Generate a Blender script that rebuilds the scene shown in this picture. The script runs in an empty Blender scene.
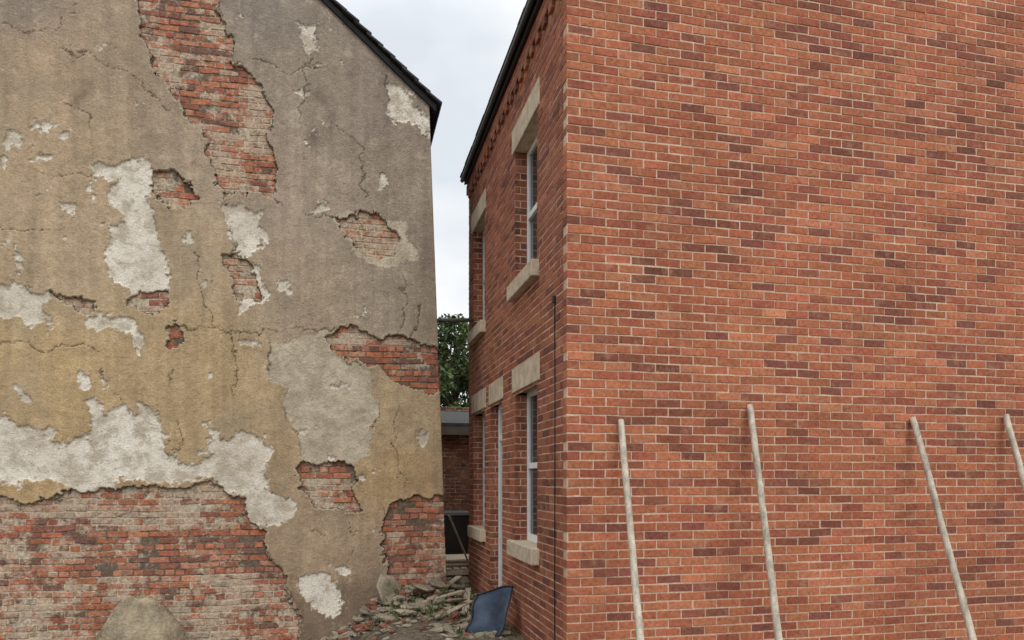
import bpy, math, random
import numpy as np
from mathutils import Vector, Matrix
random.seed(7); rng=np.random.default_rng(7)
scene=bpy.context.scene
scene.view_settings.view_transform='Standard'
scene.view_settings.look='None'
scene.view_settings.exposure=0

# ------------------------------------------------------------ camera
F=720.0; EYE=1.57; YAW=math.radians(13.06)
cd=bpy.data.cameras.new("camera"); cam=bpy.data.objects.new("camera",cd)
scene.collection.objects.link(cam); scene.camera=cam
cd.sensor_width=36; cd.lens=F/1024*36; cd.shift_y=160/1024; cd.clip_end=1500; cd.clip_start=0.05
cam.location=(0,0,EYE); cam.rotation_euler=(math.radians(90),0,-YAW)

LY=9.35    # plane of the rendered gable
RX,RY=1.748,5.57   # corner of brick house
def survey(px,py,Y=LY):
    "photo measurement -> metres on the gable wall plane (x,z)"
    p=(px-512)/F; dx=math.sin(YAW)+math.cos(YAW)*p; dy=math.cos(YAW)-math.sin(YAW)*p
    t=Y/dy
    return (t*dx, EYE+(480-py)*t/F)

def lin(c):
    return tuple(((v/255)/12.92 if v/255<=0.04045 else ((v/255+0.055)/1.055)**2.4) for v in c)

# ------------------------------------------------------------ helpers
def S(t):
    t=np.clip(t,0,1); return t*t*(3-2*t)
_lat={}
def vnoise(x,z,cell,seed):
    if seed not in _lat: _lat[seed]=np.random.default_rng(seed).uniform(-1,1,(256,256))
    L=_lat[seed]; a=x/cell+57.3; b=z/cell+91.7
    i=np.floor(a).astype(int); j=np.floor(b).astype(int); fx=S(a-i); fz=S(b-j)
    i0=i%256;i1=(i+1)%256;j0=j%256;j1=(j+1)%256
    return (L[i0,j0]*(1-fx)+L[i1,j0]*fx)*(1-fz)+(L[i0,j1]*(1-fx)+L[i1,j1]*fx)*fz
def fbm(x,z,cell,octv,seed,gain=0.5):
    r=0;a=1
    for o in range(octv):
        r=r+a*vnoise(x,z,cell/2**o,seed+o*13); a*=gain
    return r
def empty(name,loc=(0,0,0)):
    o=bpy.data.objects.new(name,None); scene.collection.objects.link(o); o.location=loc; o.empty_display_size=0.2
    return o
def mesh_obj(name,verts,faces,mat=None,parent=None,smooth=False):
    me=bpy.data.meshes.new(name); me.from_pydata(verts,[],faces); me.update()
    if smooth: me.polygons.foreach_set("use_smooth",[True]*len(me.polygons))
    o=bpy.data.objects.new(name,me); scene.collection.objects.link(o)
    if mat: me.materials.append(mat)
    if parent: o.parent=parent
    return o
BF=[(0,3,2,1),(4,5,6,7),(0,1,5,4),(1,2,6,5),(2,3,7,6),(3,0,4,7)]
def hexa(name,P,mat,parent=None,bevel=0.0):
    o=mesh_obj(name,[tuple(p) for p in P],BF,mat,parent)
    if bevel>0:
        m=o.modifiers.new("bevel",'BEVEL'); m.width=bevel; m.segments=2
    return o
def box(name,lo,hi,mat,parent=None,bevel=0.0):
    x0,y0,z0=lo;x1,y1,z1=hi
    return hexa(name,[(x0,y0,z0),(x1,y0,z0),(x1,y1,z0),(x0,y1,z0),(x0,y0,z1),(x1,y0,z1),(x1,y1,z1),(x0,y1,z1)],mat,parent,bevel)
def tube(name,pts,r,mat,parent=None,seg=14,cap=True):
    V=[];Fc=[]
    pts=[Vector(p) for p in pts]
    rs=r if isinstance(r,(list,tuple)) else [r]*len(pts)
    for i,p in enumerate(pts):
        d=(pts[min(i+1,len(pts)-1)]-pts[max(i-1,0)]).normalized()
        a=d.cross(Vector((0.3,1,0.1))); 
        if a.length<1e-3: a=d.cross(Vector((1,0,0)))
        a.normalize(); b=d.cross(a)
        for k in range(seg):
            t=2*math.pi*k/seg; V.append(tuple(p+(a*math.cos(t)+b*math.sin(t))*rs[i]))
    for i in range(len(pts)-1):
        for k in range(seg):
            Fc.append((i*seg+k,i*seg+(k+1)%seg,(i+1)*seg+(k+1)%seg,(i+1)*seg+k))
    if cap:
        Fc.append(tuple(range(seg))); Fc.append(tuple((len(pts)-1)*seg+k for k in range(seg)))
    return mesh_obj(name,V,Fc,mat,parent,smooth=True)

# ------------------------------------------------------------ node helpers
class NT:
    def __init__(s,name):
        s.m=bpy.data.materials.new(name); s.m.use_nodes=True; s.t=s.m.node_tree; s.n=s.t.nodes; s.l=s.t.links
        s.b=s.n["Principled BSDF"]; s.b.inputs["Roughness"].default_value=0.9
        s.b.inputs["Specular IOR Level"].default_value=0.25
        s.geo=s.n.new("ShaderNodeNewGeometry")
    def pos(s,scale=(1,1,1)):
        if scale==(1,1,1): return s.geo.outputs["Position"]
        mp=s.n.new("ShaderNodeMapping"); mp.inputs["Scale"].default_value=scale
        s.l.new(s.geo.outputs["Position"],mp.inputs["Vector"]); return mp.outputs[0]
    def noise(s,scale,detail=4,rough=0.55,vs=(1,1,1),dist=0):
        n=s.n.new("ShaderNodeTexNoise"); n.inputs["Scale"].default_value=scale; n.inputs["Detail"].default_value=detail
        n.inputs["Roughness"].default_value=rough; n.inputs["Distortion"].default_value=dist
        s.l.new(s.pos(vs),n.inputs["Vector"]); return n.outputs["Fac"]
    def rng(s,v,a,b,c=0,d=1,smooth=True):
        m=s.n.new("ShaderNodeMapRange"); m.interpolation_type='SMOOTHSTEP' if smooth else 'LINEAR'
        for k,x in zip(("From Min","From Max","To Min","To Max"),(a,b,c,d)): m.inputs[k].default_value=x
        s.l.new(v,m.inputs["Value"]); return m.outputs[0]
    def math(s,op,a,b=None):
        m=s.n.new("ShaderNodeMath"); m.operation=op
        for i,x in enumerate((a,b)):
            if x is None: continue
            if isinstance(x,(int,float)): m.inputs[i].default_value=x
            else: s.l.new(x,m.inputs[i])
        return m.outputs[0]
    def mix(s,f,a,b,mode='MIX'):
        m=s.n.new("ShaderNodeMix"); m.data_type='RGBA'; m.blend_type=mode
        for k,x in ((0,f),(6,a),(7,b)):
            if isinstance(x,(int,float)): m.inputs[k].default_value=x
            elif isinstance(x,tuple): m.inputs[k].default_value=(*x[:3],1)
            else: s.l.new(x,m.inputs[k])
        return m.outputs[2]
    def scale(s,col,f):
        c=s.n.new("ShaderNodeVectorMath"); c.operation='SCALE'
        if isinstance(col,tuple): c.inputs[0].default_value=col[:3]
        else: s.l.new(col,c.inputs[0])
        if isinstance(f,(int,float)): c.inputs["Scale"].default_value=f
        else: s.l.new(f,c.inputs["Scale"])
        return c.outputs[0]
    def attr(s,name,col=False):
        a=s.n.new("ShaderNodeAttribute"); a.attribute_name=name
        return a.outputs["Color"] if col else a.outputs["Fac"]
    def bump(s,h,dist=0.01,strength=1.0):
        b=s.n.new("ShaderNodeBump"); b.inputs["Distance"].default_value=dist; b.inputs["Strength"].default_value=strength
        s.l.new(h,b.inputs["Height"]); s.l.new(b.outputs[0],s.b.inputs["Normal"])
    def col(s,c):
        if isinstance(c,tuple): s.b.inputs["Base Color"].default_value=(*c[:3],1)
        else: s.l.new(c,s.b.inputs["Base Color"])

def simple(name,c,rough=0.8,var=0.25,scale=8,bump=0.003,spec=0.3,vs=(1,1,1)):
    t=NT(name); n=t.noise(scale,3,0.6,vs); n2=t.noise(scale*7,2,0.6,vs)
    f=t.math('ADD',t.rng(n,0.3,0.7,1-var,1+var,False),t.rng(n2,0.3,0.7,-var*0.4,var*0.4,False))
    t.col(t.scale(c,f)); t.b.inputs["Roughness"].default_value=rough; t.b.inputs["Specular IOR Level"].default_value=spec
    if bump>0: t.bump(n2,bump)
    return t.m

# new red brick
t=NT("new_red_brick"); bc=t.attr("bc",True)
n1=t.noise(0.9,2,0.6); n2=t.noise(32,4,0.75); n4=t.noise(7,3,0.65)
f=t.math('MULTIPLY',t.rng(n2,0.3,0.7,0.66,1.30,False),t.rng(n1,0.35,0.65,0.88,1.12,False))
c=t.scale(bc,f); c=t.mix(t.rng(n4,0.53,0.72,0,0.42),c,(0.50,0.27,0.165))
c=t.mix(t.rng(n2,0.28,0.38,0.5,0),c,(0.10,0.04,0.028))
t.col(c); t.bump(n2,0.006); M_BR=t.m
t=NT("new_mortar"); n2=t.noise(40,2,0.6); n1=t.noise(2.0,3,0.6)
c=t.mix(t.rng(n1,0.35,0.65),(0.54,0.355,0.25),(0.66,0.47,0.345)); t.col(t.scale(c,t.rng(n2,0.3,0.7,0.72,1.2,False))); M_MO=t.m
# old brick with lime residue
def lime_mask(t,n1,n4,thr=0.0):
    l=t.math('ADD',t.math('MULTIPLY',n1,0.85),t.math('MULTIPLY',n4,0.35))
    return t.math('ADD',l,t.attr("lime"))
t=NT("old_brick"); bc=t.attr("bc",True)
n1=t.noise(1.9,5,0.72); n2=t.noise(24,3,0.7); n4=t.noise(13,4,0.75)
c=t.scale(bc,t.rng(n2,0.3,0.7,0.62,1.3,False))
lm=lime_mask(t,n1,n4)
pale=t.scale((0.56,0.455,0.335),t.math('MULTIPLY',t.rng(n2,0.3,0.7,0.65,1.2,False),t.rng(n4,0.35,0.65,0.7,1.1,False)))
c=t.mix(t.rng(lm,0.60,0.71,0,0.82),c,pale)
c=t.mix(t.rng(n4,0.32,0.44,0.55,0),c,(0.08,0.045,0.033))
c=t.mix(0.07,c,(0.38,0.30,0.22))
t.col(c); t.bump(t.math('ADD',n2,n4),0.016); M_OB=t.m
t=NT("old_mortar"); n1=t.noise(1.9,5,0.72); n2=t.noise(30,2,0.65); n4=t.noise(13,4,0.75)
lm=lime_mask(t,n1,n4)
c=t.mix(t.rng(lm,0.54,0.68),(0.16,0.115,0.083),(0.52,0.43,0.32)); t.col(t.scale(c,t.rng(n2,0.3,0.7,0.6,1.25,False))); t.bump(n2,0.01); M_OM=t.m
# the decayed render
t=NT("decayed_render"); tan=t.attr("tan",True); fB=t.attr("fB"); fW=t.attr("fW"); fG=t.attr("fG"); ck=t.attr("ck")
a1=t.noise(0.9,4,0.65); a2=t.noise(5,5,0.7); a3=t.noise(45,3,0.72); st=t.noise(3.0,3,0.65,(2.2,2.2,0.16)); a4=t.noise(17,5,0.75)
f=t.math('MULTIPLY',t.rng(a2,0.3,0.7,0.82,1.17,False),t.rng(a3,0.3,0.7,0.82,1.16,False))
f=t.math('MULTIPLY',f,t.rng(st,0.35,0.65,0.87,1.09,False)); f=t.math('MULTIPLY',f,t.rng(a4,0.3,0.7,0.86,1.13,False))
oc=t.scale(tan,f)
oc=t.mix(t.rng(a1,0.50,0.68,0,0.32),oc,(0.31,0.262,0.195))
oc=t.mix(t.rng(a2,0.58,0.70,0,0.42),oc,(0.54,0.46,0.335))
oc=t.mix(t.rng(a4,0.62,0.70,0,0.45),oc,(0.60,0.53,0.42))
oc=t.mix(t.rng(a4,0.30,0.38,0.45,0),oc,(0.18,0.148,0.108))
oc=t.mix(t.rng(a3,0.27,0.36,0.45,0),oc,(0.15,0.123,0.09))
wt=t.mix(t.rng(a2,0.36,0.58),(0.50,0.435,0.34),(0.80,0.74,0.635)); wt=t.mix(t.rng(a1,0.48,0.62,0,0.40),wt,(0.50,0.425,0.32))
wt=t.mix(t.rng(a4,0.55,0.66,0,0.7),wt,(0.41,0.34,0.245)); wt=t.scale(wt,t.rng(a3,0.3,0.7,0.84,1.12,False))
gr=t.mix(t.rng(a2,0.35,0.65),(0.42,0.355,0.26),(0.58,0.51,0.39)); gr=t.scale(gr,t.math('MULTIPLY',t.rng(a3,0.3,0.7,0.82,1.14,False),t.rng(a4,0.3,0.7,0.86,1.12,False)))
fine=t.math('ADD',t.math('MULTIPLY',t.math('SUBTRACT',a3,0.5),0.03),t.math('MULTIPLY',t.math('SUBTRACT',a4,0.5),0.13))
gW=t.math('ADD',fW,fine)
c=t.mix(t.rng(t.math('ADD',fG,fine),-0.012,0.012),oc,gr)
lip_shade=t.math('MULTIPLY',t.rng(gW,-0.020,-0.004),t.rng(gW,-0.002,0.006,1,0))
c=t.mix(t.math('MULTIPLY',lip_shade,0.15),c,(0.20,0.16,0.11))  # shadow under the lip of the broken coat, painted into the colour
c=t.mix(t.rng(gW,-0.008,0.014),c,wt)
c=t.mix(t.rng(fB,-0.026,-0.006,0,0.55),c,(0.54,0.46,0.34))
c=t.mix(t.rng(fB,-0.005,0.004,0,0.85),c,(0.10,0.075,0.055))  # painted shadow line where the coat breaks off to brick
c=t.mix(t.math('MULTIPLY',ck,0.85),c,(0.065,0.052,0.038))
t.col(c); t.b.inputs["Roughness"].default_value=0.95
t.bump(t.math('ADD',a3,t.math('MULTIPLY',a4,1.3)),0.010); M_RE=t.m

M_ST=simple("sandstone",(0.52,0.43,0.32),0.85,0.25,9,0.004)
M_WH=simple("white_paint",(0.80,0.81,0.80),0.4,0.06,6,0.0,0.5)
M_BK=simple("black_plastic",(0.012,0.012,0.013),0.45,0.2,6,0.0,0.5)
M_SL=simple("roof_slate",(0.045,0.042,0.042),0.75,0.4,5,0.004)
M_TI=simple("timber",(0.42,0.35,0.26),0.85,0.3,6,0.004,0.2,(8,8,1))
M_PO=simple("pole_dirty_steel",(0.46,0.40,0.32),0.7,0.42,5,0.003,0.35,(3,3,1.0))
M_PG=simple("grey_pipe",(0.10,0.10,0.10),0.6,0.2,5,0.0,0.35)
M_RB=simple("rubble_plaster",(0.25,0.21,0.155),0.95,0.45,5,0.008)
M_RR=simple("rubble_brick",(0.19,0.08,0.053),0.95,0.35,9,0.008)
M_SD=simple("side_render",(0.30,0.26,0.20),0.95,0.3,3,0.01)
M_DK=simple("dark_interior",(0.02,0.02,0.022),0.9,0.1,3,0)
M_CU=simple("curtain",(0.5,0.49,0.46),0.9,0.15,3,0,0.2,(14,14,1))
t=NT("window_glass"); t.col((0.03,0.036,0.042)); t.b.inputs["Roughness"].default_value=0.04; t.b.inputs["Specular IOR Level"].default_value=0.8
t.bump(t.noise(2.5,2),0.006); M_GL=t.m
t=NT("ground_dirt"); a=t.noise(1.3,4,0.65); b=t.noise(14,4,0.7); c3=t.noise(70,2,0.7)
c=t.mix(t.rng(b,0.35,0.65),(0.085,0.066,0.047),(0.22,0.18,0.13)); c=t.mix(t.rng(c3,0.56,0.66,0,0.7),c,(0.33,0.28,0.22))
c=t.mix(t.rng(a,0.50,0.62,0,0.65),c,(0.065,0.08,0.03)); 
t.col(c); t.bump(t.math('ADD',b,c3),0.03); M_GD=t.m
def leafmat(name,c1,c2):
    t=NT(name); n=t.noise(1.6,2); n2=t.noise(14,2)
    c=t.mix(t.rng(n,0.4,0.6),c1,c2); t.col(t.scale(c,t.rng(n2,0.3,0.7,0.6,1.4,False))); t.b.inputs["Roughness"].default_value=0.6; return t.m
M_LF=leafmat("foliage",(0.045,0.075,0.025),(0.10,0.14,0.05)); M_BA=simple("bark",(0.09,0.07,0.05),0.95,0.3,10,0.01)

# ------------------------------------------------------------ brick builder
def brick_wall(name,O,U,N,z0,z1,urange,mat,mmat,parent,L=0.222,H=0.0735,joint=0.0112,depth=0.03,jit=0.001,pal=None,openings=(),
               rec=0.004,warp=None,limefn=None,header_every=0,spall=0.0,offs=0.0,cham=0.0025):
    O=Vector(O);U=Vector(U);N=Vector(N);Z=Vector((0,0,1)); flip=U.cross(Z).dot(N)<0
    V=[];FC=[];MI=[];C=[];LM=[]
    def P(u,z,d):
        p=O+U*u+Z*z-N*d
        if warp: p=warp(p)
        V.append(tuple(p))
    nrow=int(round((z1-z0)/H))
    for r in range(nrow):
        zb=z0+r*H; zm=zb+H/2
        a,b=urange(zm)
        if b-a<0.05: continue
        iv=[(a,b)]
        for (o0,o1,oz0,oz1) in openings:
            if oz0<zm<oz1:
                nv=[]
                for (s,e) in iv:
                    if o1<=s or o0>=e: nv.append((s,e)); continue
                    if o0>s: nv.append((s,o0))
                    if o1<e: nv.append((o1,e))
                iv=nv
        hdr=header_every and r%header_every==0
        l=L/2 if hdr else L
        for (s,e) in iv:
            nseg=max(1,int((e-s)/0.3)) if limefn else max(1,int((e-s)/0.8))
            for q in range(nseg):
                k=len(V);ua=s+(e-s)*q/nseg;ub=s+(e-s)*(q+1)/nseg
                P(ua,zb,rec);P(ub,zb,rec);P(ub,zb+H,rec);P(ua,zb+H,rec)
                FC.append((k,k+1,k+2,k+3)[::-1] if flip else (k,k+1,k+2,k+3)); MI.append(1); C+= [(0.3,0.2,0.15,1)]*4
                LM+=[(limefn(O.x+ua,zm) if limefn else 0),(limefn(O.x+ub,zm) if limefn else 0)]*2
                if limefn: LM[-2],LM[-1]=LM[-1],LM[-2]
            start=offs+(0 if r%2==0 else l/2)+random.gauss(0,jit*2)
            if hdr: start=offs+l/2
            i=math.floor((s-start)/l); u=start+i*l
            cuts=[]
            while u<e:
                cuts.append((max(u,s),min(u+l,e))); u+=l
            for (u0,u1) in cuts:
                if u1-u0<0.035: continue
                j=lambda m=jit: random.gauss(0,m)
                A=u0+(joint/2 if u0>s+1e-6 else 0)+j();B=u1-(joint/2 if u1<e-1e-6 else 0)+j();zz0=zb+joint/2+j();zz1=zb+H-joint/2+j()
                d0=j()*0.8+(abs(random.gauss(0,spall)) if spall else 0); d0=min(d0,rec*0.8) if not spall else d0
                tl=random.gauss(0,jit*1.2)
                k=len(V); c=cham
                for (uu,z_) in ((A+c,zz0+c-tl),(B-c,zz0+c+tl),(B-c,zz1-c+tl),(A+c,zz1-c-tl)): P(uu,z_,d0)
                for (uu,z_) in ((A,zz0-tl),(B,zz0+tl),(B,zz1+tl),(A,zz1-tl)): P(uu,z_,d0+c)
                for (uu,z_) in ((A,zz0-tl),(B,zz0+tl),(B,zz1+tl),(A,zz1-tl)): P(uu,z_,depth+0.01)
                fs=[(k,k+1,k+2,k+3)]
                for i2 in range(4):
                    n=(i2+1)%4; fs.append((k+4+i2,k+4+n,k+n,k+i2)); fs.append((k+8+i2,k+8+n,k+4+n,k+4+i2))
                if flip: fs=[f[::-1] for f in fs]
                FC+=fs; MI+=[0]*len(fs)
                col=random.choice(pal); v=random.gauss(1,0.10); C+=[(col[0]*v,col[1]*v*random.uniform(0.94,1.06),col[2]*v,1)]*12
                LM+=[(limefn(O.x+U.x*(u0+u1)/2,zm) if limefn else 0)+random.gauss(0,0.045)]*12
    me=bpy.data.meshes.new(name); me.from_pydata(V,[],FC); me.materials.append(mat); me.materials.append(mmat)
    me.polygons.foreach_set("material_index",MI)
    at=me.attributes.new("bc",'FLOAT_COLOR','POINT'); at.data.foreach_set("color",np.array(C,dtype=np.float32).ravel())
    at=me.attributes.new("lime",'FLOAT','POINT'); at.data.foreach_set("value",np.array(LM,dtype=np.float32))
    o=bpy.data.objects.new(name,me); scene.collection.objects.link(o); o.parent=parent
    return o

# ============================================================ LEFT HOUSE
lh=empty("plastered_house",(0,0,0))
APX,APZ,SL=-2.7,9.71,0.857
LX0,LX1=-6.7,1.31
def leanx(x,z): return x-0.23*np.clip(z,-0.5,7)/6.2*S((x+1.5)/2.8)
step=0.0125
xs=np.arange(LX0,LX1+1e-6,step); zs=np.arange(-0.75,9.72,step)
X,Zg=np.meshgrid(xs,zs,indexing='ij')
X=leanx(X,Zg)
wx=X+0.05*fbm(X,Zg,0.22,5,101,0.66); wz=Zg+0.05*fbm(X,Zg,0.22,5,202,0.66)

def polyfield(polys,margin=0.35):
    f=np.full(X.shape,-margin)
    for pg in polys:
        pts=np.array([survey(*p) for p in pg])
        lo=pts.min(0)-margin;hi=pts.max(0)+margin
        i0,i1=np.searchsorted(xs,[lo[0]-0.3,hi[0]+0.4]); j0,j1=np.searchsorted(zs,[lo[1],hi[1]])
        if i1<=i0 or j1<=j0: continue
        x=wx[i0:i1,j0:j1];z=wz[i0:i1,j0:j1]
        d=np.full(x.shape,9.0);ins=np.zeros(x.shape,bool)
        for k in range(len(pts)):
            ax,az=pts[k];bx,bz=pts[(k+1)%len(pts)]
            ex,ez=bx-ax,bz-az; t_=np.clip(((x-ax)*ex+(z-az)*ez)/(ex*ex+ez*ez+1e-9),0,1)
            d=np.minimum(d,np.hypot(x-ax-t_*ex,z-az-t_*ez))
            if abs(ez)>1e-9:
                cr=((az>z)!=(bz>z))&(x<ex*(z-az)/ez+ax); ins^=cr
        s=np.where(ins,d,-d); s=np.maximum(s,-margin)
        f[i0:i1,j0:j1]=np.maximum(f[i0:i1,j0:j1],s)
    return f
def linefield(lines,margin=0.2):
    f=np.full(X.shape,margin)
    for pl in lines:
        pts=np.array([survey(*p) for p in pl]); lo=pts.min(0)-margin;hi=pts.max(0)+margin
        i0,i1=np.searchsorted(xs,[lo[0]-0.3,hi[0]+0.4]); j0,j1=np.searchsorted(zs,[lo[1],hi[1]])
        x=wx[i0:i1,j0:j1];z=wz[i0:i1,j0:j1];d=f[i0:i1,j0:j1]
        for k in range(len(pts)-1):
            ax,az=pts[k];bx,bz=pts[k+1];ex,ez=bx-ax,bz-az
            t_=np.clip(((x-ax)*ex+(z-az)*ez)/(ex*ex+ez*ez+1e-9),0,1)
            d=np.minimum(d,np.hypot(x-ax-t_*ex,z-az-t_*ez))
        f[i0:i1,j0:j1]=d
    return f
BR=[
 [(133,-20),(222,-20),(216,10),(228,38),(232,60),(250,80),(268,95),(272,115),(270,140),(275,165),(277,185),(268,197),(250,198),(236,192),(224,194),(212,170),(205,140),(190,118),(175,95),(163,72),(148,55),(140,30)],
 [(156,170),(172,168),(190,180),(198,195),(190,208),(172,209),(160,200),(152,185)],
 [(337,222),(360,212),(385,221),(401,238),(399,257),(380,260),(360,252),(345,240)],
 [(328,336),(345,330),(370,335),(400,340),(434,343),(450,360),(450,398),(415,386),(395,380),(375,368),(350,358),(330,350)],
 [(300,466),(325,460),(354,463),(356,490),(360,508),(340,511),(310,508),(298,490)],
 [(383,517),(395,500),(415,494),(455,498),(460,530),(460,625),(420,612),(395,590),(385,560),(381,535)],
 [(-30,497),(30,502),(75,492),(100,488),(150,487),(185,482),(215,485),(240,500),(250,525),(268,530),(268,548),(285,575),(290,600),(300,635),(300,700),(-30,700)],
 [(226,257),(240,255),(255,280),(256,300),(232,300)],
 [(130,296),(150,290),(170,290),(173,308),(150,314),(128,305)],
 [(165,328),(178,324),(187,338),(180,351),(168,346)],
 [(45,294),(70,298),(96,304),(92,313),(65,309)],
]
WP=[
 [(88,165),(100,160),(130,165),(145,158),(158,175),(150,195),(155,215),(160,240),(170,270),(172,292),(160,298),(130,297),(112,280),(105,250),(122,225),(110,200),(118,180),(98,174),(90,190)],
 [(215,200),(235,202),(262,213),(267,235),(255,255),(240,262),(232,250),(222,225)],
 [(235,262),(262,268),(264,300),(245,312),(232,300)],
 [(-20,288),(30,290),(48,300),(50,315),(35,328),(15,320),(-20,314)],
 [(80,318),(105,314),(135,320),(145,340),(142,357),(128,335),(105,330),(85,328)],
 [(-20,412),(20,422),(60,432),(52,442),(80,442),(90,420),(80,400),(95,395),(105,412),(125,405),(135,417),(140,403),(165,420),(167,455),(190,460),(215,445),(235,430),(265,435),(272,450),(262,470),(277,490),(296,505),(292,516),(250,530),(238,498),(215,480),(180,478),(150,480),(124,478),(112,492),(92,498),(85,522),(70,490),(40,482),(-20,490)],
 [(80,372),(92,370),(92,388),(82,390)],[(103,370),(112,383),(110,395),(104,388)],[(10,243),(18,243),(20,275),(13,273)],
 [(8,133),(22,138),(25,150),(10,146)],[(35,125),(52,128),(50,136),(36,134)],[(30,150),(50,156),(48,166),(34,163)],
 [(184,231),(193,232),(192,242),(185,241)],[(300,575),(330,570),(342,590),(338,612),(310,606),(300,595)],[(375,170),(386,172),(390,190),(380,192)],
 [(300,24),(316,24),(319,50),(306,56)],[(388,84),(410,95),(416,108),(434,122),(432,136),(410,127),(390,120)],
 [(282,285),(290,285),(290,303),(284,303)],[(236,475),(262,480),(270,520),(250,523)],[(315,205),(330,208),(328,216),(316,215)],
 [(60,205),(75,207),(72,216),(62,214)],[(15,385),(28,388),(26,398),(16,396)],[(240,340),(256,342),(252,350),(241,349)],
 [(340,560),(352,562),(350,574),(341,572)],[(415,430),(428,434),(424,446),(416,443)],
]
GP=[[(266,346),(330,352),(350,362),(370,372),(376,400),(372,430),(365,458),(355,463),(325,461),(302,465),(300,440),(287,400),(268,372)],
    [(276,345),(330,328),(332,352),(270,352)],[(345,212),(405,222),(420,262),(380,270),(350,250),(335,225)],
    [(85,520),(112,492),(150,487),(120,510),(98,530)]]
CR=[[(-5,25),(30,35),(60,28),(64,18)],[(178,326),(225,330),(265,335),(300,329),(345,331)],[(266,346),(270,370),(285,395),(290,420),(300,440),(303,465),(325,467),(354,463),(358,490)],
 [(222,195),(228,230),(236,258)],[(62,50),(100,62),(137,80),(150,95),(175,110)],[(229,332),(236,360),(231,400)],[(381,500),(383,550),(397,592)],
 [(267,520),(268,546),(285,575),(296,610),(300,645)],[(216,0),(228,40),(232,60),(252,80),(270,98),(271,140),(277,190)],[(100,370),(118,395),(130,415)],
 [(332,352),(372,374),(376,400),(373,432)],[(310,60),(300,110),(306,165)],[(337,222),(360,213),(386,222),(401,240)],[(385,80),(392,120)],[(332,335),(400,341),(432,343)],
 [(0,222),(20,232),(60,228)],[(170,350),(174,380),(168,400)],[(400,260),(404,300),(400,338)],[(100,490),(150,488),(215,484),(240,500),(252,526)],[(420,300),(415,340)],[(340,510),(352,540),(348,580)],
 [(0,340),(40,350),(80,345),(100,352)],[(276,200),(300,215),(335,222)],[(180,420),(185,445),(170,460)],[(250,60),(290,75),(330,62)],[(330,120),(360,150),(365,200)],[(60,100),(90,118),(88,150)],
 [(400,398),(395,440),(402,492)],[(20,170),(60,180),(92,176)],[(300,520),(330,540),(380,535)],[(195,250),(200,290),(215,330)]]
fB=polyfield(BR); fW=polyfield(WP); fG=polyfield(GP); dC=linefield(CR)
fl=fbm(X,Zg,0.30,5,55,0.6)
lowz=S((3.2-Zg)/1.5)
fW=np.maximum(fW,np.minimum((fl-1.24+0.10*lowz*S((1.0-X)/1))*0.12,0.02))
fW=fW+0.030*fbm(X,Zg,0.13,4,77,0.8)
fB=fB+0.018*fbm(X,Zg,0.10,4,88,0.75)
fB=np.where((X<-4.6),np.maximum(fB,(fbm(X,Zg,0.9,5,66)-0.75)*0.3),fB)
cw=0.011+0.007*fbm(X,Zg,0.3,2,19)
ck=1-S(dC/np.maximum(cw,0.005))
ck*=S((fbm(X,Zg,0.5,3,23)+0.75)/0.6)
CP=[((-60,60),(142,127,98)),((40,60),(150,134,104)),((60,150),(153,138,106)),((120,30),(140,127,100)),((300,80),(134,126,104)),((280,20),(124,118,100)),((385,110),(128,120,101)),((300,200),(142,131,108)),((400,200),(132,124,101)),
    ((60,250),(153,139,107)),((200,150),(142,130,104)),((200,270),(150,136,104)),((200,350),(154,138,99)),((60,370),(157,139,98)),((300,300),(140,129,104)),((400,300),(134,126,103)),((180,400),(153,136,98)),
    ((400,420),(152,138,103)),((410,470),(152,133,93)),((330,550),(142,127,98)),((340,610),(122,108,84)),((30,470),(152,133,92)),((100,520),(148,128,90)),((140,620),(130,115,88)),((20,10),(120,112,94)),((430,250),(124,117,97))]
num=np.zeros(X.shape+(3,));den=np.zeros(X.shape)
for (p,c) in CP:
    px,pz=survey(*p); w=1/(((wx-px)**2+(wz-pz)**2)+0.12)**2; den+=w; num+=w[...,None]*np.array(lin(c))
tan=num/den[...,None]
stain=1-0.18*S((fbm(X*1.6,Zg*0.35,0.5,4,31)-0.1)/0.9)*S((Zg-3.5)/3)
stain*=1-0.38*S((fbm(X,Zg,0.55,4,37)-0.4)/0.8)*S((Zg-4.8)/1.5)
stain*=1-0.25*S((0.5-Zg+0.2*fbm(X,Zg,0.4,3,41))/0.8)
tan=tan*stain[...,None]*np.array((1.50,1.40,1.62))
hW=S((fW+0.002)/0.016); hgt=0.036-0.015*hW
lip=np.exp(-np.clip(-fB,0,1)/0.05)*(0.6+0.8*fbm(X,Zg,0.35,3,91)); hgt=hgt+0.008*np.clip(lip,0,1.5)
hgt=hgt+0.003*np.exp(-np.clip(-fW,0,1)/0.03)*(1-hW)
hgt=hgt+0.0045*fbm(X,Zg,0.5,3,43)+0.0012*fbm(X,Zg,0.06,2,47)-0.010*ck-0.003*S(fG/0.01)
top=APZ-SL*np.abs(X-APX)-0.02
Y=LY-hgt; Y=np.where(fB>0,LY+0.012,Y)
nx,nz=X.shape
Xe=np.concatenate([X,X[-1:]-0.004],0); Ye=np.concatenate([Y,np.full((1,nz),LY+0.22)],0); Ze=np.concatenate([Zg,Zg[-1:]],0)
ext=lambda a:np.concatenate([a,a[-1:]],0)
fBe,fWe,fGe,cke,tope=map(ext,(fB,fW,fG,ck,top)); tane=np.concatenate([tan,tan[-1:]],0)
n2x=nx+1
idx=np.arange(n2x*nz).reshape(n2x,nz)
q=np.stack([idx[:-1,:-1],idx[1:,:-1],idx[1:,1:],idx[:-1,1:]],-1)
hole=(fBe>0.0); allh=hole[:-1,:-1]&hole[1:,:-1]&hole[1:,1:]&hole[:-1,1:]
keep=(~allh)&(Ze[:-1,:-1]<tope[:-1,:-1])
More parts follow.
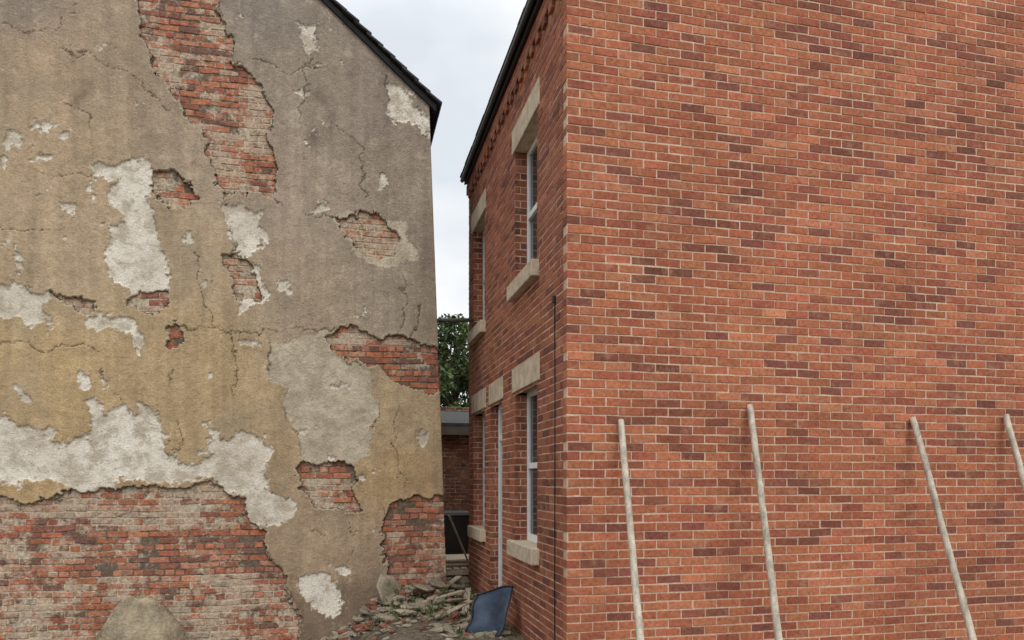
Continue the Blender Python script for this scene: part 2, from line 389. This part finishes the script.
q=q[keep].reshape(-1,4)
used=np.zeros(n2x*nz,bool);used[q.ravel()]=True
remap=np.cumsum(used)-1; q=remap[q]
co=np.stack([Xe,Ye,Ze],-1).reshape(-1,3)[used]
me=bpy.data.meshes.new("render_coat")
me.vertices.add(len(co));me.vertices.foreach_set("co",co.astype(np.float32).ravel())
me.loops.add(len(q)*4);me.loops.foreach_set("vertex_index",q.astype(np.int32).ravel())
me.polygons.add(len(q));me.polygons.foreach_set("loop_start",np.arange(0,len(q)*4,4,dtype=np.int32))
me.update(calc_edges=True)
me.polygons.foreach_set("use_smooth",np.ones(len(q),bool))
for nme,a in (("fB",fBe),("fW",fWe),("fG",fGe),("ck",cke)):
    at=me.attributes.new(nme,'FLOAT','POINT');at.data.foreach_set("value",a.reshape(-1)[used].astype(np.float32))
at=me.attributes.new("tan",'FLOAT_COLOR','POINT')
at.data.foreach_set("color",np.concatenate([tane.reshape(-1,3)[used],np.ones((used.sum(),1))],1).astype(np.float32).ravel())
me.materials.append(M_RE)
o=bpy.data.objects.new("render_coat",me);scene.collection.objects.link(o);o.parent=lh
def warpL(p):
    x,y,z=p; return Vector((float(leanx(np.float64(x),np.float64(z))),y+0.004*math.sin(x*2.1+z),z+0.012*math.sin(x*0.9)+0.004*math.sin(x*5+z*3)))
def ur(z):
    w=(APZ-0.05-z)/SL; return (max(LX0,APX-w),min(LX1-0.012,APX+w))
def limefn(x,z):
    if z>5: return 0.03
    if z>3.3: return 0.08
    if z<1.6 and x<0.2:
        if 0.42<z<1.0: return -0.07 if x>-3.2 else 0.04
        return 0.06
    if x>0.6 and z<1.5: return -0.01
    return -0.06
palO=[(0.43,0.145,0.075),(0.47,0.18,0.10),(0.36,0.115,0.065),(0.43,0.18,0.115),(0.27,0.105,0.07),(0.47,0.22,0.14),(0.20,0.095,0.07),(0.42,0.145,0.08)]
brick_wall("brickwork",(0,LY,0),(1,0,0),(0,-1,0),-0.8,9.68,ur,M_OB,M_OM,lh,L=0.228,H=0.077,joint=0.014,depth=0.09,jit=0.003,pal=palO,rec=0.009,
           warp=warpL,limefn=limefn,header_every=4,spall=0.004,cham=0.005)
DEPTH=7.5
def lx(x,z): return float(leanx(np.float64(x),np.float64(z)))
hexa("side_wall",[(1.0,LY+0.10,-0.8),(1.295,LY+0.10,-0.8),(1.295,LY+DEPTH,-0.8),(1.0,LY+DEPTH,-0.8),
     (0.80,LY+0.10,6.36),(lx(1.295,6.36),LY+0.10,6.36),(lx(1.295,6.36),LY+DEPTH,6.36),(0.80,LY+DEPTH,6.36)],M_SD,lh)
box("far_side_wall",(LX0+0.0,LY+0.1,-0.8),(LX0+0.25,LY+DEPTH,6.2),M_SD,lh)
mesh_obj("rear_wall",[(LX0,LY+DEPTH+.01,-0.8),(1.29,LY+DEPTH+.01,-0.8),(1.05,LY+DEPTH+.01,6.4),(APX,LY+DEPTH+.01,9.65),(LX0,LY+DEPTH+.01,6.25)],[(0,1,2,3,4)],M_SD,lh)
def roof(parent,xr,zr,xe,ze,y0,y1,mat,name,courses=26,th=0.022):
    "stepped slate courses from ridge (xr,zr) to eave (xe,ze)"
    d=Vector((xe-xr,0,ze-zr));Ln=d.length;d.normalize();n=Vector((-d.z,0,d.x)); 
    if n.z<0:n=-n
    V=[];Fc=[]
    s=Ln/courses
    for i in range(courses):
        a=Vector((xr,0,zr))+d*(i*s-0.03); b=a+d*(s+0.045)
        y=y0; ys=[]
        while y<y1:
            ys.append((y,min(y+0.28+random.uniform(-.02,.02),y1))); y=ys[-1][1]
        if i%2: ys=[(y0,y0+0.14)]+[(max(p-0.14,y0+0.14),q_-0.14 if q_<y1 else y1) for p,q_ in ys if q_-0.14>y0+0.14]
        for (p,q_) in ys:
            k=len(V);jy=random.uniform(-0.014,0.014);jn=random.uniform(0,0.008);p0=p+0.002+(jy if p==y0 else 0);q0=q_-0.002
            for yy in (p0,q0):
                for (pt,off) in ((a,0.0),(b,th+jn),(b,th*2+jn),(a,th)):
                    w=pt+n*off; V.append((w.x,yy,w.z))
            Fc+=[(k,k+1,k+2,k+3),(k+7,k+6,k+5,k+4),(k,k+4,k+5,k+1),(k+1,k+5,k+6,k+2),(k+2,k+6,k+7,k+3),(k+3,k+7,k+4,k)]
    return mesh_obj(name,V,Fc,mat,parent)
ex=1.18; ez=APZ-SL*(ex-APX)
roof(lh,APX,APZ+0.02,ex,ez+0.02,LY-0.13,LY+DEPTH+0.1,M_SL,"roof_slates")
roof(lh,APX,APZ+0.02,2*APX-ex,ez+0.02,LY-0.13,LY+DEPTH+0.1,M_SL,"roof_slates_rear")
for sgn,nm in ((1,"roof_deck"),(-1,"roof_deck_rear")):
    X2=APX+sgn*(ex-0.03-APX); z2=ez+0.03*SL
    P=[(APX,LY-0.075,APZ-0.08),(X2,LY-0.075,z2-0.08),(X2,LY+DEPTH+.05,z2-0.08),(APX,LY+DEPTH+.05,APZ-0.08),
       (APX,LY-0.075,APZ),(X2,LY-0.075,z2),(X2,LY+DEPTH+.05,z2),(APX,LY+DEPTH+.05,APZ)]
    hexa(nm,P,M_DK,lh)
tube("ridge_tile",[(APX,LY-0.13,APZ+0.03),(APX,LY+DEPTH+.1,APZ+0.03)],0.11,M_SL,lh)
tube("waste_pipe",[(1.10,9.80,3.74),(1.40,9.82,3.76),(1.735,9.84,3.79)],0.026,M_PG,lh,12)

# ============================================================ RIGHT HOUSE
rh=empty("brick_house",(0,0,0))
palN=[(0.40,0.135,0.069),(0.375,0.122,0.064),(0.43,0.152,0.078),(0.36,0.113,0.061),(0.45,0.168,0.090),(0.39,0.128,0.066),(0.325,0.10,0.058),(0.41,0.14,0.070),(0.385,0.128,0.066),(0.42,0.147,0.076),(0.26,0.088,0.056),(0.23,0.082,0.056)]
REZ=5.88; RW=8.2; RAX=RX+RW/2; RAZ=REZ+RW/2*0.85; RL=4.74
def ur2(z):
    if z<REZ: return (0,RW)
    w=(RAZ-z)/0.85; return (RW/2-w,RW/2+w)
brick_wall("gable_wall",(RX,RY,0),(1,0,0),(0,-1,0),-0.4,RAZ-0.05,ur2,M_BR,M_MO,rh,depth=0.10,jit=0.0014,pal=palN)
def U_(y): return RY+RL-y
wins=[(6.50,7.40,3.61,5.04),(9.10,9.92,3.61,5.04),(6.50,7.40,0.93,2.50),(9.10,9.92,0.93,2.50)]
door=(8.03,8.72,-0.4,2.50)
ops=[(U_(b),U_(a),c,d) for (a,b,c,d) in wins+[door]]
palF_shade=[(c[0]*0.74,c[1]*0.77,c[2]*0.86) for c in palN]  # gable palette darkened: shade of the front put into its brick colours
brick_wall("front_wall",(RX,RY+RL,0),(0,-1,0),(-1,0,0),-0.4,REZ-0.12,lambda z:(0,RL-0.111),M_BR,M_MO,rh,depth=0.03,jit=0.0013,pal=palF_shade,openings=ops)
mesh_obj("corner_bed",[(RX+0.004,RY+0.006,-0.4),(RX+0.004,RY+0.12,-0.4),(RX+0.004,RY+0.12,REZ),(RX+0.004,RY+0.006,REZ)],[(3,2,1,0)],M_MO,rh)
RD=0.13
M_DD=simple("dark_door",(0.05,0.035,0.03),0.4,0.2,4,0.001)
for i,(a,b,c,d) in enumerate(wins+[door]):
    nm="window" if i<4 else "door"
    g=empty(nm,(0,0,0)); g.parent=rh
    brick_wall("far_jamb",(RX+0.002,b,0),(1,0,0),(0,-1,0),(-0.4+0.0735*math.floor((c+0.4)/0.0735)) if i<4 else -0.4,d,lambda z:(0,RD+0.05),M_BR,M_MO,g,depth=0.02,pal=palF_shade,offs=-0.05 if i%2 else 0.06)
    brick_wall("near_jamb",(RX+0.002,a,0),(1,0,0),(0,1,0),(-0.4+0.0735*math.floor((c+0.4)/0.0735)) if i<4 else -0.4,d,lambda z:(0,RD+0.05),M_BR,M_MO,g,depth=0.02,pal=palF_shade)
    lo_=0.10 if i<4 else 0.05
    box("lintel",(RX-0.012,a-lo_,d-0.005),(RX+RD+0.06,b+lo_,d+0.245),M_ST,g,0.006)
    fx=RX+RD
    if i<4:
        box("sill",(RX-0.075,a-0.07,c-0.15),(RX+RD+0.05,b+0.07,c+0.005),M_ST,g,0.008)
        fw=0.06; zb=c+0.006
        box("frame_left",(fx,a+.001,zb),(fx+0.06,a+fw,d-.006),M_WH,g,0.004); box("frame_right",(fx,b-fw,zb),(fx+0.06,b-.001,d-.006),M_WH,g,0.004)
        box("frame_top",(fx+.002,a+fw,d-fw),(fx+0.058,b-fw,d-.007),M_WH,g,0.004); box("frame_bottom",(fx-.01,a+fw,zb),(fx+0.058,b-fw,zb+0.07),M_WH,g,0.004)
        zm=(zb+d)/2; box("meeting_rail",(fx-.006,a+fw,zm-0.03),(fx+0.05,b-fw,zm+0.03),M_WH,g,0.004)
        ym=(a+b)/2; box("glazing_bar_top",(fx+.006,ym-0.014,zm+.03),(fx+0.045,ym+0.014,d-fw),M_WH,g); box("glazing_bar_bottom",(fx+.006,ym-0.014,zb+.07),(fx+0.045,ym+0.014,zm-.03),M_WH,g)
        box("glass",(fx+0.026,a+fw-.01,zb+.06),(fx+0.030,b-fw+.01,d-fw+.01),M_GL,g)
        box("curtain",(fx+0.12,a-0.1,zb),(fx+0.13,a+0.3,d),M_CU,g)
    else:
        box("frame_left",(fx-.03,a+.001,0),(fx+0.06,a+0.07,d-.006),M_WH,g,0.004); box("frame_right",(fx-.03,b-0.07,0),(fx+0.06,b-.001,d-.006),M_WH,g,0.004)
        box("frame_top",(fx-.03,a+.07,d-0.07),(fx+0.06,b-.07,d-.007),M_WH,g,0.004); box("transom",(fx-.028,a+.07,2.05),(fx+0.06,b-.07,2.11),M_WH,g)
        box("door_leaf",(fx+0.01,a+.07,0.02),(fx+0.05,b-.07,2.05),M_DD,g)
        for zz in (0.25,1.15):
            box("door_panel",(fx+0.002,a+.16,zz),(fx+0.02,b-.16,zz+0.7),M_DD,g,0.006)
        box("glass",(fx+0.02,a+.07,2.11),(fx+0.024,b-.07,d-.07),M_GL,g)
        box("step",(RX-0.28,a-0.05,-0.3),(RX+RD,b+0.05,0.02),M_ST,g,0.01)
box("interior",(RX+0.45,RY+0.2,-0.3),(RX+RW-0.2,RY+RL-0.2,REZ-0.1),M_DK,rh)
box("rear_wall",(RX+0.032,RY+RL-0.0,-0.4),(RX+RW,RY+RL+0.05,REZ),M_BR,rh)
mesh_obj("rear_gable",[(RX,RY+RL+.03,REZ),(RX+RW,RY+RL+.03,REZ),(RAX,RY+RL+.03,RAZ)],[(0,1,2)],M_BR,rh)
box("far_side_wall",(RX+RW-0.02,RY+0.12,-0.4),(RX+RW,RY+RL-.001,REZ),M_BR,rh)
y=RY+0.125
dent=empty("eaves_corbel"); dent.parent=rh
while y<RY+RL-0.1:
    box("dentil",(RX-0.030,y,REZ-0.27),(RX-0.001,y+0.105,REZ-0.20),M_BR,dent,0.003); y+=0.22
for ob in [o for o in bpy.data.objects if o.name.startswith("dentil")]:
    at=ob.data.attributes.new("bc",'FLOAT_COLOR','POINT'); c=random.choice(palF_shade); at.data.foreach_set("color",np.tile(np.array([*c,1],dtype=np.float32),8))
for nm in ("rear_wall","rear_gable","far_side_wall"):
    for ob in bpy.data.objects:
        if ob.parent==rh and ob.name.startswith(nm):
            at=ob.data.attributes.new("bc",'FLOAT_COLOR','POINT'); at.data.foreach_set("color",np.tile(np.array([.3,.1,.055,1],dtype=np.float32),len(ob.data.vertices)))
brick_wall("corbel_course",(RX-0.035,RY+RL,0),(0,-1,0),(-1,0,0),REZ-0.20,REZ-0.04,lambda z:(0,RL-0.001),M_BR,M_MO,rh,depth=0.04,pal=palF_shade)
box("soffit",(RX-0.055,RY-0.03,REZ-0.040),(RX+0.05,RY+RL-0.02,REZ-0.02),M_BK,rh)
box("fascia",(RX-0.070,RY-0.03,REZ-0.05),(RX-0.057,RY+RL-0.02,REZ+0.07),M_BK,rh)
tube("gutter",[(RX-0.100,RY-0.04,REZ+0.03),(RX-0.100,RY+RL-0.02,REZ+0.01)],0.029,M_BK,rh)
roof(rh,RAX,RAZ+0.06,RX-0.09,REZ+0.04,RY-0.08,RY+RL+0.0,M_SL,"roof_slates")
roof(rh,RAX,RAZ+0.06,RX+RW+0.09,REZ+0.04,RY-0.08,RY+RL+0.0,M_SL,"roof_slates_rear")
tube("ridge_tile",[(RAX,RY-.08,RAZ+0.08),(RAX,RY+RL+.0,RAZ+0.08)],0.11,M_SL,rh)
tube("wall_cable",[(RX-0.006,5.90,3.1),(RX-0.006,5.895,2.2),(RX-0.006,5.90,0.0)],0.004,M_BK,rh,8)
box("cable_box",(RX-0.025,5.88,3.08),(RX-0.001,5.92,3.14),M_BK,rh,0.004)

# ============================================================ ground
def gh(x,y):
    return -0.45*S((0.75-x)/1.1)+0.035*fbm(x,y,0.9,4,301)*S((30-np.abs(y))/10)
def axis(a,b,fine,far=500):
    c=list(np.arange(a,b,fine)); s=fine;v=b
    while v<far: c.append(v); s*=1.25; v+=s
    s=fine;v=a-fine;l=[]
    while v>-far: l.append(v); s*=1.25; v-=s
    return np.array(l[::-1]+c)
gx=axis(-5,7,0.07);gy=axis(-1,14,0.07)
GX,GY=np.meshgrid(gx,gy,indexing='ij'); GZ=gh(GX,GY)-0.01
GZ=GZ+0.16*np.exp(-(((GX-0.85)/0.6)**2+((GY-9.2)/0.4)**2))+0.05*np.abs(fbm(GX,GY,0.25,3,333))*S((GY-7.5)/1)*S((13-GY)/2)
ii=np.arange(GX.size).reshape(GX.shape)
qq=np.stack([ii[:-1,:-1],ii[1:,:-1],ii[1:,1:],ii[:-1,1:]],-1).reshape(-1,4)
g=mesh_obj("ground",np.stack([GX,GY,GZ],-1).reshape(-1,3).tolist(),qq.tolist(),M_GD,None,True)
def gz(x,y):
    i=min(np.searchsorted(gx,x),len(gx)-1);j=min(np.searchsorted(gy,y),len(gy)-1); return float(GZ[i,j])

# rough lump of fallen render heaped at the foot of the old wall
lcx,_=survey(142,600,9.2)
V=[];Fc=[];NA,NR=40,14
for r_ in range(NR+1):
    f_=r_/NR
    for k in range(NA):
        an=2*math.pi*k/NA; rad=f_*(0.56+0.05*float(fbm(np.float64(math.cos(an)*2),np.float64(math.sin(an)*2),0.9,3,611)))
        x=lcx+math.cos(an)*rad*1.02; y=9.17+math.sin(an)*rad*0.62
        h=(1-f_**2.1)*0.70
        h+=0.035*float(fbm(np.float64(x),np.float64(y),0.16,4,622,0.6))*(1 if r_<NR else 0)
        V.append((x,y,-0.50+h))
for r_ in range(NR):
    for k in range(NA):
        a_=r_*NA+k;b_=r_*NA+(k+1)%NA;Fc.append((a_,b_,b_+NA,a_+NA))
mesh_obj("render_lump",V,Fc,simple("lump_render",(0.30,0.245,0.165),0.95,0.40,4,0.02),None,True)

# ============================================================ leaning poles
for (tx,tz,bx) in ((2.20,2.06,2.075),(3.374,2.21,3.19),(5.014,2.135,4.973),(6.047,2.18,5.914)):
    r=0.027
    b=Vector((bx,4.75,gz(bx,4.75)-0.02)); tp=Vector((tx,RY-r-0.004,tz)); d=(tp-b)
    pts=[b+d*f_+Vector((random.gauss(0,0.003),0,0)) for f_ in (0,0.2,0.4,0.6,0.8,0.97,1.0)]
    po=tube("scaffold_pole",pts,[r+0.003,r+0.002,r+0.001,r,r,r,r*0.9],M_PO,None,16)
# ============================================================ rubble
def chunks(name,items,parent=None):
    V=[];Fc=[];MI=[]
    for (c,s,rz,rx,m,nj) in items:
        k=len(V);R=Matrix.Rotation(rz,3,'Z')@Matrix.Rotation(rx,3,'X')@Matrix.Rotation(random.uniform(-.3,.3),3,'Y')
        for zi,zf in enumerate((-1,-0.2,0.5,1)):
            for a in range(7):
                an=2*math.pi*a/7+0.2
                rr=(0.8 if zi in(0,3) else 1.05)*random.uniform(1-nj,1+nj)
                sq=1/max(abs(math.cos(an)),abs(math.sin(an)))**0.8
                v=Vector((math.cos(an)*s[0]/2*rr*sq,math.sin(an)*s[1]/2*rr*sq,zf*s[2]/2*random.uniform(0.9,1.1)))
                V.append(tuple(R@v+Vector(c)))
        f=[]
        for zi in range(3):
            for a in range(7): f.append((k+zi*7+a,k+zi*7+(a+1)%7,k+(zi+1)*7+(a+1)%7,k+(zi+1)*7+a))
        f.append(tuple(k+a for a in range(7))[::-1]);f.append(tuple(k+21+a for a in range(7)))
        Fc+=f;MI+=[m]*len(f)
    o=mesh_obj(name,V,Fc,M_RB,parent);o.data.materials.append(M_RR);o.data.polygons.foreach_set("material_index",MI);return o
it=[]
for i in range(900):
    x=random.gauss(0.8,0.5);y=LY-0.08-abs(random.gauss(0,0.7))
    if x>1.35 or random.random()<0.4: x=random.uniform(0.9,1.68);y=random.uniform(7.0,14)
    s=random.uniform(0.02,0.09)*(0.6 if random.random()<0.7 else 1.4)
    m=1 if random.random()<0.3 else 0
    it.append(((x,y,gz(x,y)+s*0.2),(s*1.8,s,s*0.5),random.uniform(0,6.3),random.uniform(-.5,.5),m,0.25))
for i in range(260):
    x=random.uniform(-4,0.5);y=LY-0.06-abs(random.gauss(0,0.3));s=random.uniform(0.02,0.09)
    it.append(((x,y,gz(x,y)+s*0.2),(s*1.5,s,s*0.6),random.uniform(0,6.3),random.uniform(-.5,.5),1 if random.random()<0.3 else 0,0.22))
for i in range(300):
    x=random.uniform(1.8,7);y=RY-0.05-abs(random.gauss(0,0.6));s=random.uniform(0.01,0.05)
    it.append(((x,y,gz(x,y)+s*0.2),(s*1.5,s,s*0.6),random.uniform(0,6.3),random.uniform(-.5,.5),1 if random.random()<0.4 else 0,0.22))
chunks("rubble_pile",it)
for (px,y,s,rz,rx) in ((0.55,9.08,(0.36,0.40,0.055),0.3,1.0),(0.95,8.95,(0.36,0.24,0.05),1.2,0.3),(1.45,9.9,(0.30,0.2,0.05),0.5,0.2),(1.15,9.2,(0.26,0.16,0.05),0.5,0.5),(1.3,8.6,(0.24,0.18,0.04),2.1,0.15),(0.75,8.5,(0.22,0.15,0.05),0.2,0.2)):
    chunks("render_slab",[((px,y,gz(px,y)+0.09),s,rz,rx,0,0.12)])
for (a,b) in (((1.35,8.2,0.04),(1.62,9.6,0.08)),((1.0,8.7,0.08),(1.65,10.6,0.12)),((0.75,8.6,0.05),(1.45,9.0,0.12)),((1.1,8.1,0.03),(1.5,8.7,0.09))):
    a=Vector(a);b=Vector(b);a.z+=gz(a.x,a.y);b.z+=gz(b.x,b.y); d=(b-a).normalized();s=d.cross(Vector((0,0,1))).normalized()*0.04;u=Vector((0,0,0.02))
    hexa("timber_plank",[a-s,a+s,b+s,b-s,a-s+u,a+s+u,b+s+u,b-s+u],M_TI,None,0.002)
pl=empty("wooden_pallet")
zg=gz(1.7,11.2)
for st_ in range(2):
    zb=zg+0.03+st_*0.135
    for k in range(3): box("bearer",(1.36,10.75+k*0.42,zb),(2.16,10.85+k*0.42,zb+0.08),M_TI,pl)
    for k in range(7): box("deck_board",(1.36+k*0.117,10.74,zb+0.082),(1.36+k*0.117+0.09,11.71,zb+0.102),M_TI,pl,0.002)
# pale boards and slabs stacked on the pallet
sk=empty("stacked_boards")
zb=zg+0.03+0.135+0.104
for k in range(4):
    ox=random.uniform(-0.04,0.04);oy=random.uniform(0,0.08);hh=random.choice((0.028,0.04))
    hexa("board",[(1.42+ox,10.80+oy,zb),(2.02+ox,10.84+oy,zb),(2.0+ox,11.6,zb),(1.40+ox,11.6,zb),(1.42+ox,10.80+oy,zb+hh),(2.02+ox,10.84+oy,zb+hh),(2.0+ox,11.6,zb+hh),(1.40+ox,11.6,zb+hh)],M_TI if k%2 else M_ST,sk,0.003); zb+=hh+0.003
tube("timber_batten",[(1.50,10.6,1.05),(1.95,10.7,0.0)],0.016,M_PO,None,8)
# ============================================================ leaning blue sheet
M_PN=simple("blue_plastic",(0.020,0.034,0.060),0.45,0.55,4,0.001,0.4)
pn=empty("blue_plastic_sheet")
V=[];Fc=[];A=Vector((1.20,7.32,gz(1.20,7.32)));B=Vector((1.50,7.04,gz(1.50,7.04)))
UP=Vector((0.20,0.13,0.48)); nrm=(B-A).cross(UP).normalized()
NU,NV=14,16
for i in range(NU+1):
    for j in range(NV+1):
        u=i/NU;v=j/NV
        off=0.018*math.sin(u*7+v*3)+0.012*math.sin(v*11-u*4)+0.03*(u-0.5)**2
        p=A+(B-A)*(u+0.05*math.sin(v*5))+UP*(v*(1-0.16*(1-u)*(1-u))+0.012*math.sin(u*9))+nrm*off
        V.append(tuple(p))
for i in range(NU):
    for j in range(NV):
        k=i*(NV+1)+j;Fc.append((k,k+NV+1,k+NV+2,k+1))
sh=mesh_obj("sheet",V,Fc,M_PN,pn,True); sm=sh.modifiers.new("thickness",'SOLIDIFY');sm.thickness=0.012
tube("rim",[Vector(V[j*1])+nrm*0.002 for j in range(NV+1)],0.010,M_BK,pn,8)
tube("top_rim",[Vector(V[i*(NV+1)+NV])+nrm*0.002 for i in range(NU+1)],0.010,M_BK,pn,8)
# ============================================================ wheelie bin in the alley
wb=empty("wheelie_bin")
def fr(cx,cy,w0,d0,w1,d1,z0,z1,nm,mat,bev=0.02):
    hexa(nm,[(cx-w0,cy-d0,z0),(cx+w0,cy-d0,z0),(cx+w0,cy+d0,z0),(cx-w0,cy+d0,z0),(cx-w1,cy-d1,z1),(cx+w1,cy-d1,z1),(cx+w1,cy+d1,z1),(cx-w1,cy+d1,z1)],mat,wb,bev)
bz=gz(1.78,12.4)
fr(1.80,12.4,0.22,0.26,0.29,0.35,bz+0.05,bz+0.95,"body",M_BK); fr(1.80,12.4,0.31,0.38,0.27,0.33,bz+0.952,bz+1.03,"lid",M_BK)
tube("axle",[(1.50,12.68,bz+0.10),(2.10,12.68,bz+0.10)],0.012,M_BK,wb)
for xx in (1.53,2.07): tube("wheel",[(xx-0.02,12.68,bz+0.10),(xx+0.02,12.68,bz+0.10)],0.10,M_BK,wb,20)
tube("handle",[(1.60,12.80,bz+0.93),(2.0,12.80,bz+0.93)],0.015,M_BK,wb)
# ============================================================ outbuilding
ob_=empty("brick_outbuilding")
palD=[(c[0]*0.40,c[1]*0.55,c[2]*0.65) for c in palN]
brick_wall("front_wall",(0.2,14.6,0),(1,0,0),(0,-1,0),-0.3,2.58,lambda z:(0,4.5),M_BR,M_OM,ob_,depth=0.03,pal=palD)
box("walls",(0.21,14.62,-0.4),(4.69,18,2.58),M_DK,ob_)
hexa("roof",[(0.1,14.4,2.60),(4.8,14.4,2.60),(4.8,18.2,3.2),(0.1,18.2,3.2),(0.1,14.4,2.72),(4.8,14.4,2.72),(4.8,18.2,3.32),(0.1,18.2,3.32)],M_SL,ob_)
box("fascia",(0.15,14.36,2.48),(4.75,14.39,2.64),simple("old_board",(0.10,0.085,0.07),0.6,0.2,5,0.001),ob_)
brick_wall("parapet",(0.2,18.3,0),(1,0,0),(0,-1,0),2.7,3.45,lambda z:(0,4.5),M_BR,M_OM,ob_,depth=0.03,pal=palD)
# ============================================================ trees
def leaves(name,clumps,n,size,mat,parent,seed):
    r=np.random.default_rng(seed);V=[];Fc=[]
    w=np.array([c[1]**2 for c in clumps]);w=w/w.sum()
    for i in range(n):
        c,R=clumps[r.choice(len(clumps),p=w)]
        d=r.normal(size=3);d/=np.linalg.norm(d);rad=R*(r.uniform(0.35,1.08))**0.6
        p=np.array(c)+d*rad*np.array([1,1,0.8]); s=size*r.uniform(0.6,1.4)
        a=r.normal(size=3);a/=np.linalg.norm(a);b=np.cross(a,r.normal(size=3));b/=np.linalg.norm(b)+1e-9
        k=len(V);V+=[tuple(p-a*s),tuple(p-b*s*0.5),tuple(p+a*s),tuple(p+b*s*0.5)];Fc.append((k,k+1,k+2,k+3))
    return mesh_obj(name,V,Fc,mat,parent)
tr=empty("tree"); tx,ty=3.3,22.0
tube("trunk",[(tx,ty,-0.3),(tx+.05,ty,1.5),(tx-.05,ty,3.0),(tx,ty,4.6),(tx+.1,ty,5.6)],[0.25,0.2,0.16,0.11,0.04],M_BA,tr)
cl=[]
for k in range(16):
    an=k*2.4;h=2.3+k*0.20;R=random.uniform(1.0,2.0)*(1-0.3*abs(k-6)/10)
    e=(tx+math.cos(an)*R,ty+math.sin(an)*R,h+0.6)
    tube("limb",[(tx,ty,h-0.3),(tx+math.cos(an)*R*0.5,ty+math.sin(an)*R*0.5,h+0.3),e],[0.07,0.05,0.02],M_BA,tr,6)
    cl.append((e,random.uniform(0.45,0.8)))
cl.append(((tx-.1,ty,6.2),0.6)); cl.append(((tx,ty,4.9),1.2))
leaves("crown",cl,14000,0.08,M_LF,tr,3)
cl=[((x_+random.uniform(-1,1),40+random.uniform(-3,3),random.uniform(1.2,3.6)),random.uniform(1.3,2.4)) for x_ in np.arange(-45,60,1.8)]
leaves("distant_trees",cl,14000,0.32,M_LF,None,5)
V=[];Fc=[]
for i in range(800):
    if random.random()<0.6: x=random.gauss(0.9,0.35);y=random.uniform(8.2,9.2)
    else: x=random.uniform(1.1,1.7);y=random.uniform(7,11)
    if x>1.7: continue
    z=gz(x,y);h=random.uniform(0.03,0.12);a=random.uniform(0,6.3);w=0.008;dx,dy=math.cos(a)*w,math.sin(a)*w;l=random.gauss(0,0.04);l2=random.gauss(0,0.04)
    k=len(V);V+=[(x-dx,y-dy,z),(x+dx,y+dy,z),(x+dx+l*.5,y+dy+l2*.5,z+h*.6),(x-dx+l*.5,y-dy+l2*.5,z+h*.6),(x+l,y+l2,z+h)];Fc+=[(k,k+1,k+2,k+3),(k+3,k+2,k+4)]
mesh_obj("weeds",V,Fc,M_LF)

# ============================================================ light
w=bpy.data.worlds.new("World");scene.world=w;w.use_nodes=True;nt=w.node_tree;nn_=nt.nodes;ll=nt.links
bg=nn_["Background"];bg.inputs["Strength"].default_value=0.125
sky=nn_.new("ShaderNodeTexSky");sky.sky_type='NISHITA';sky.sun_disc=False;sky.sun_elevation=math.radians(48);sky.sun_rotation=math.radians(165)
tc=nn_.new("ShaderNodeTexCoord");sep=nn_.new("ShaderNodeSeparateXYZ");ll.new(tc.outputs["Generated"],sep.inputs[0])
ns=nn_.new("ShaderNodeTexNoise");ns.inputs["Scale"].default_value=3.2;ns.inputs["Detail"].default_value=4;ns.inputs["Roughness"].default_value=0.5
mp=nn_.new("ShaderNodeMapping");mp.inputs["Scale"].default_value=(1,1,1.8);ll.new(tc.outputs["Generated"],mp.inputs[0]);ll.new(mp.outputs[0],ns.inputs["Vector"])
cr=nn_.new("ShaderNodeMix");cr.data_type='RGBA'
mr=nn_.new("ShaderNodeMapRange");mr.inputs[1].default_value=0.34;mr.inputs[2].default_value=0.56;ll.new(ns.outputs["Fac"],mr.inputs[0]);ll.new(mr.outputs[0],cr.inputs[0])
cr.inputs[6].default_value=(6.3,6.75,7.2,1);cr.inputs[7].default_value=(8.3,8.4,8.45,1)
zr=nn_.new("ShaderNodeMapRange");zr.inputs[1].default_value=0.52;zr.inputs[2].default_value=1.0;zr.inputs[3].default_value=1.0;zr.inputs[4].default_value=2.3;ll.new(sep.outputs[2],zr.inputs[0])
sc=nn_.new("ShaderNodeVectorMath");sc.operation='SCALE';ll.new(cr.outputs[2],sc.inputs[0]);ll.new(zr.outputs[0],sc.inputs["Scale"])
mx=nn_.new("ShaderNodeMix");mx.data_type='RGBA';mx.inputs[0].default_value=0.94;ll.new(sky.outputs[0],mx.inputs[6]);ll.new(sc.outputs[0],mx.inputs[7]);ll.new(mx.outputs[2],bg.inputs[0])
sd=bpy.data.lights.new("sun",'SUN');sd.energy=1.2;sd.angle=math.radians(35);sd.color=(1,0.96,0.9)
so=bpy.data.objects.new("sun",sd);scene.collection.objects.link(so)
el=math.radians(48);az=math.radians(-85)
dirv=Vector((math.cos(el)*math.cos(az),math.cos(el)*math.sin(az),math.sin(el)))
so.rotation_euler=dirv.to_track_quat('Z','Y').to_euler()
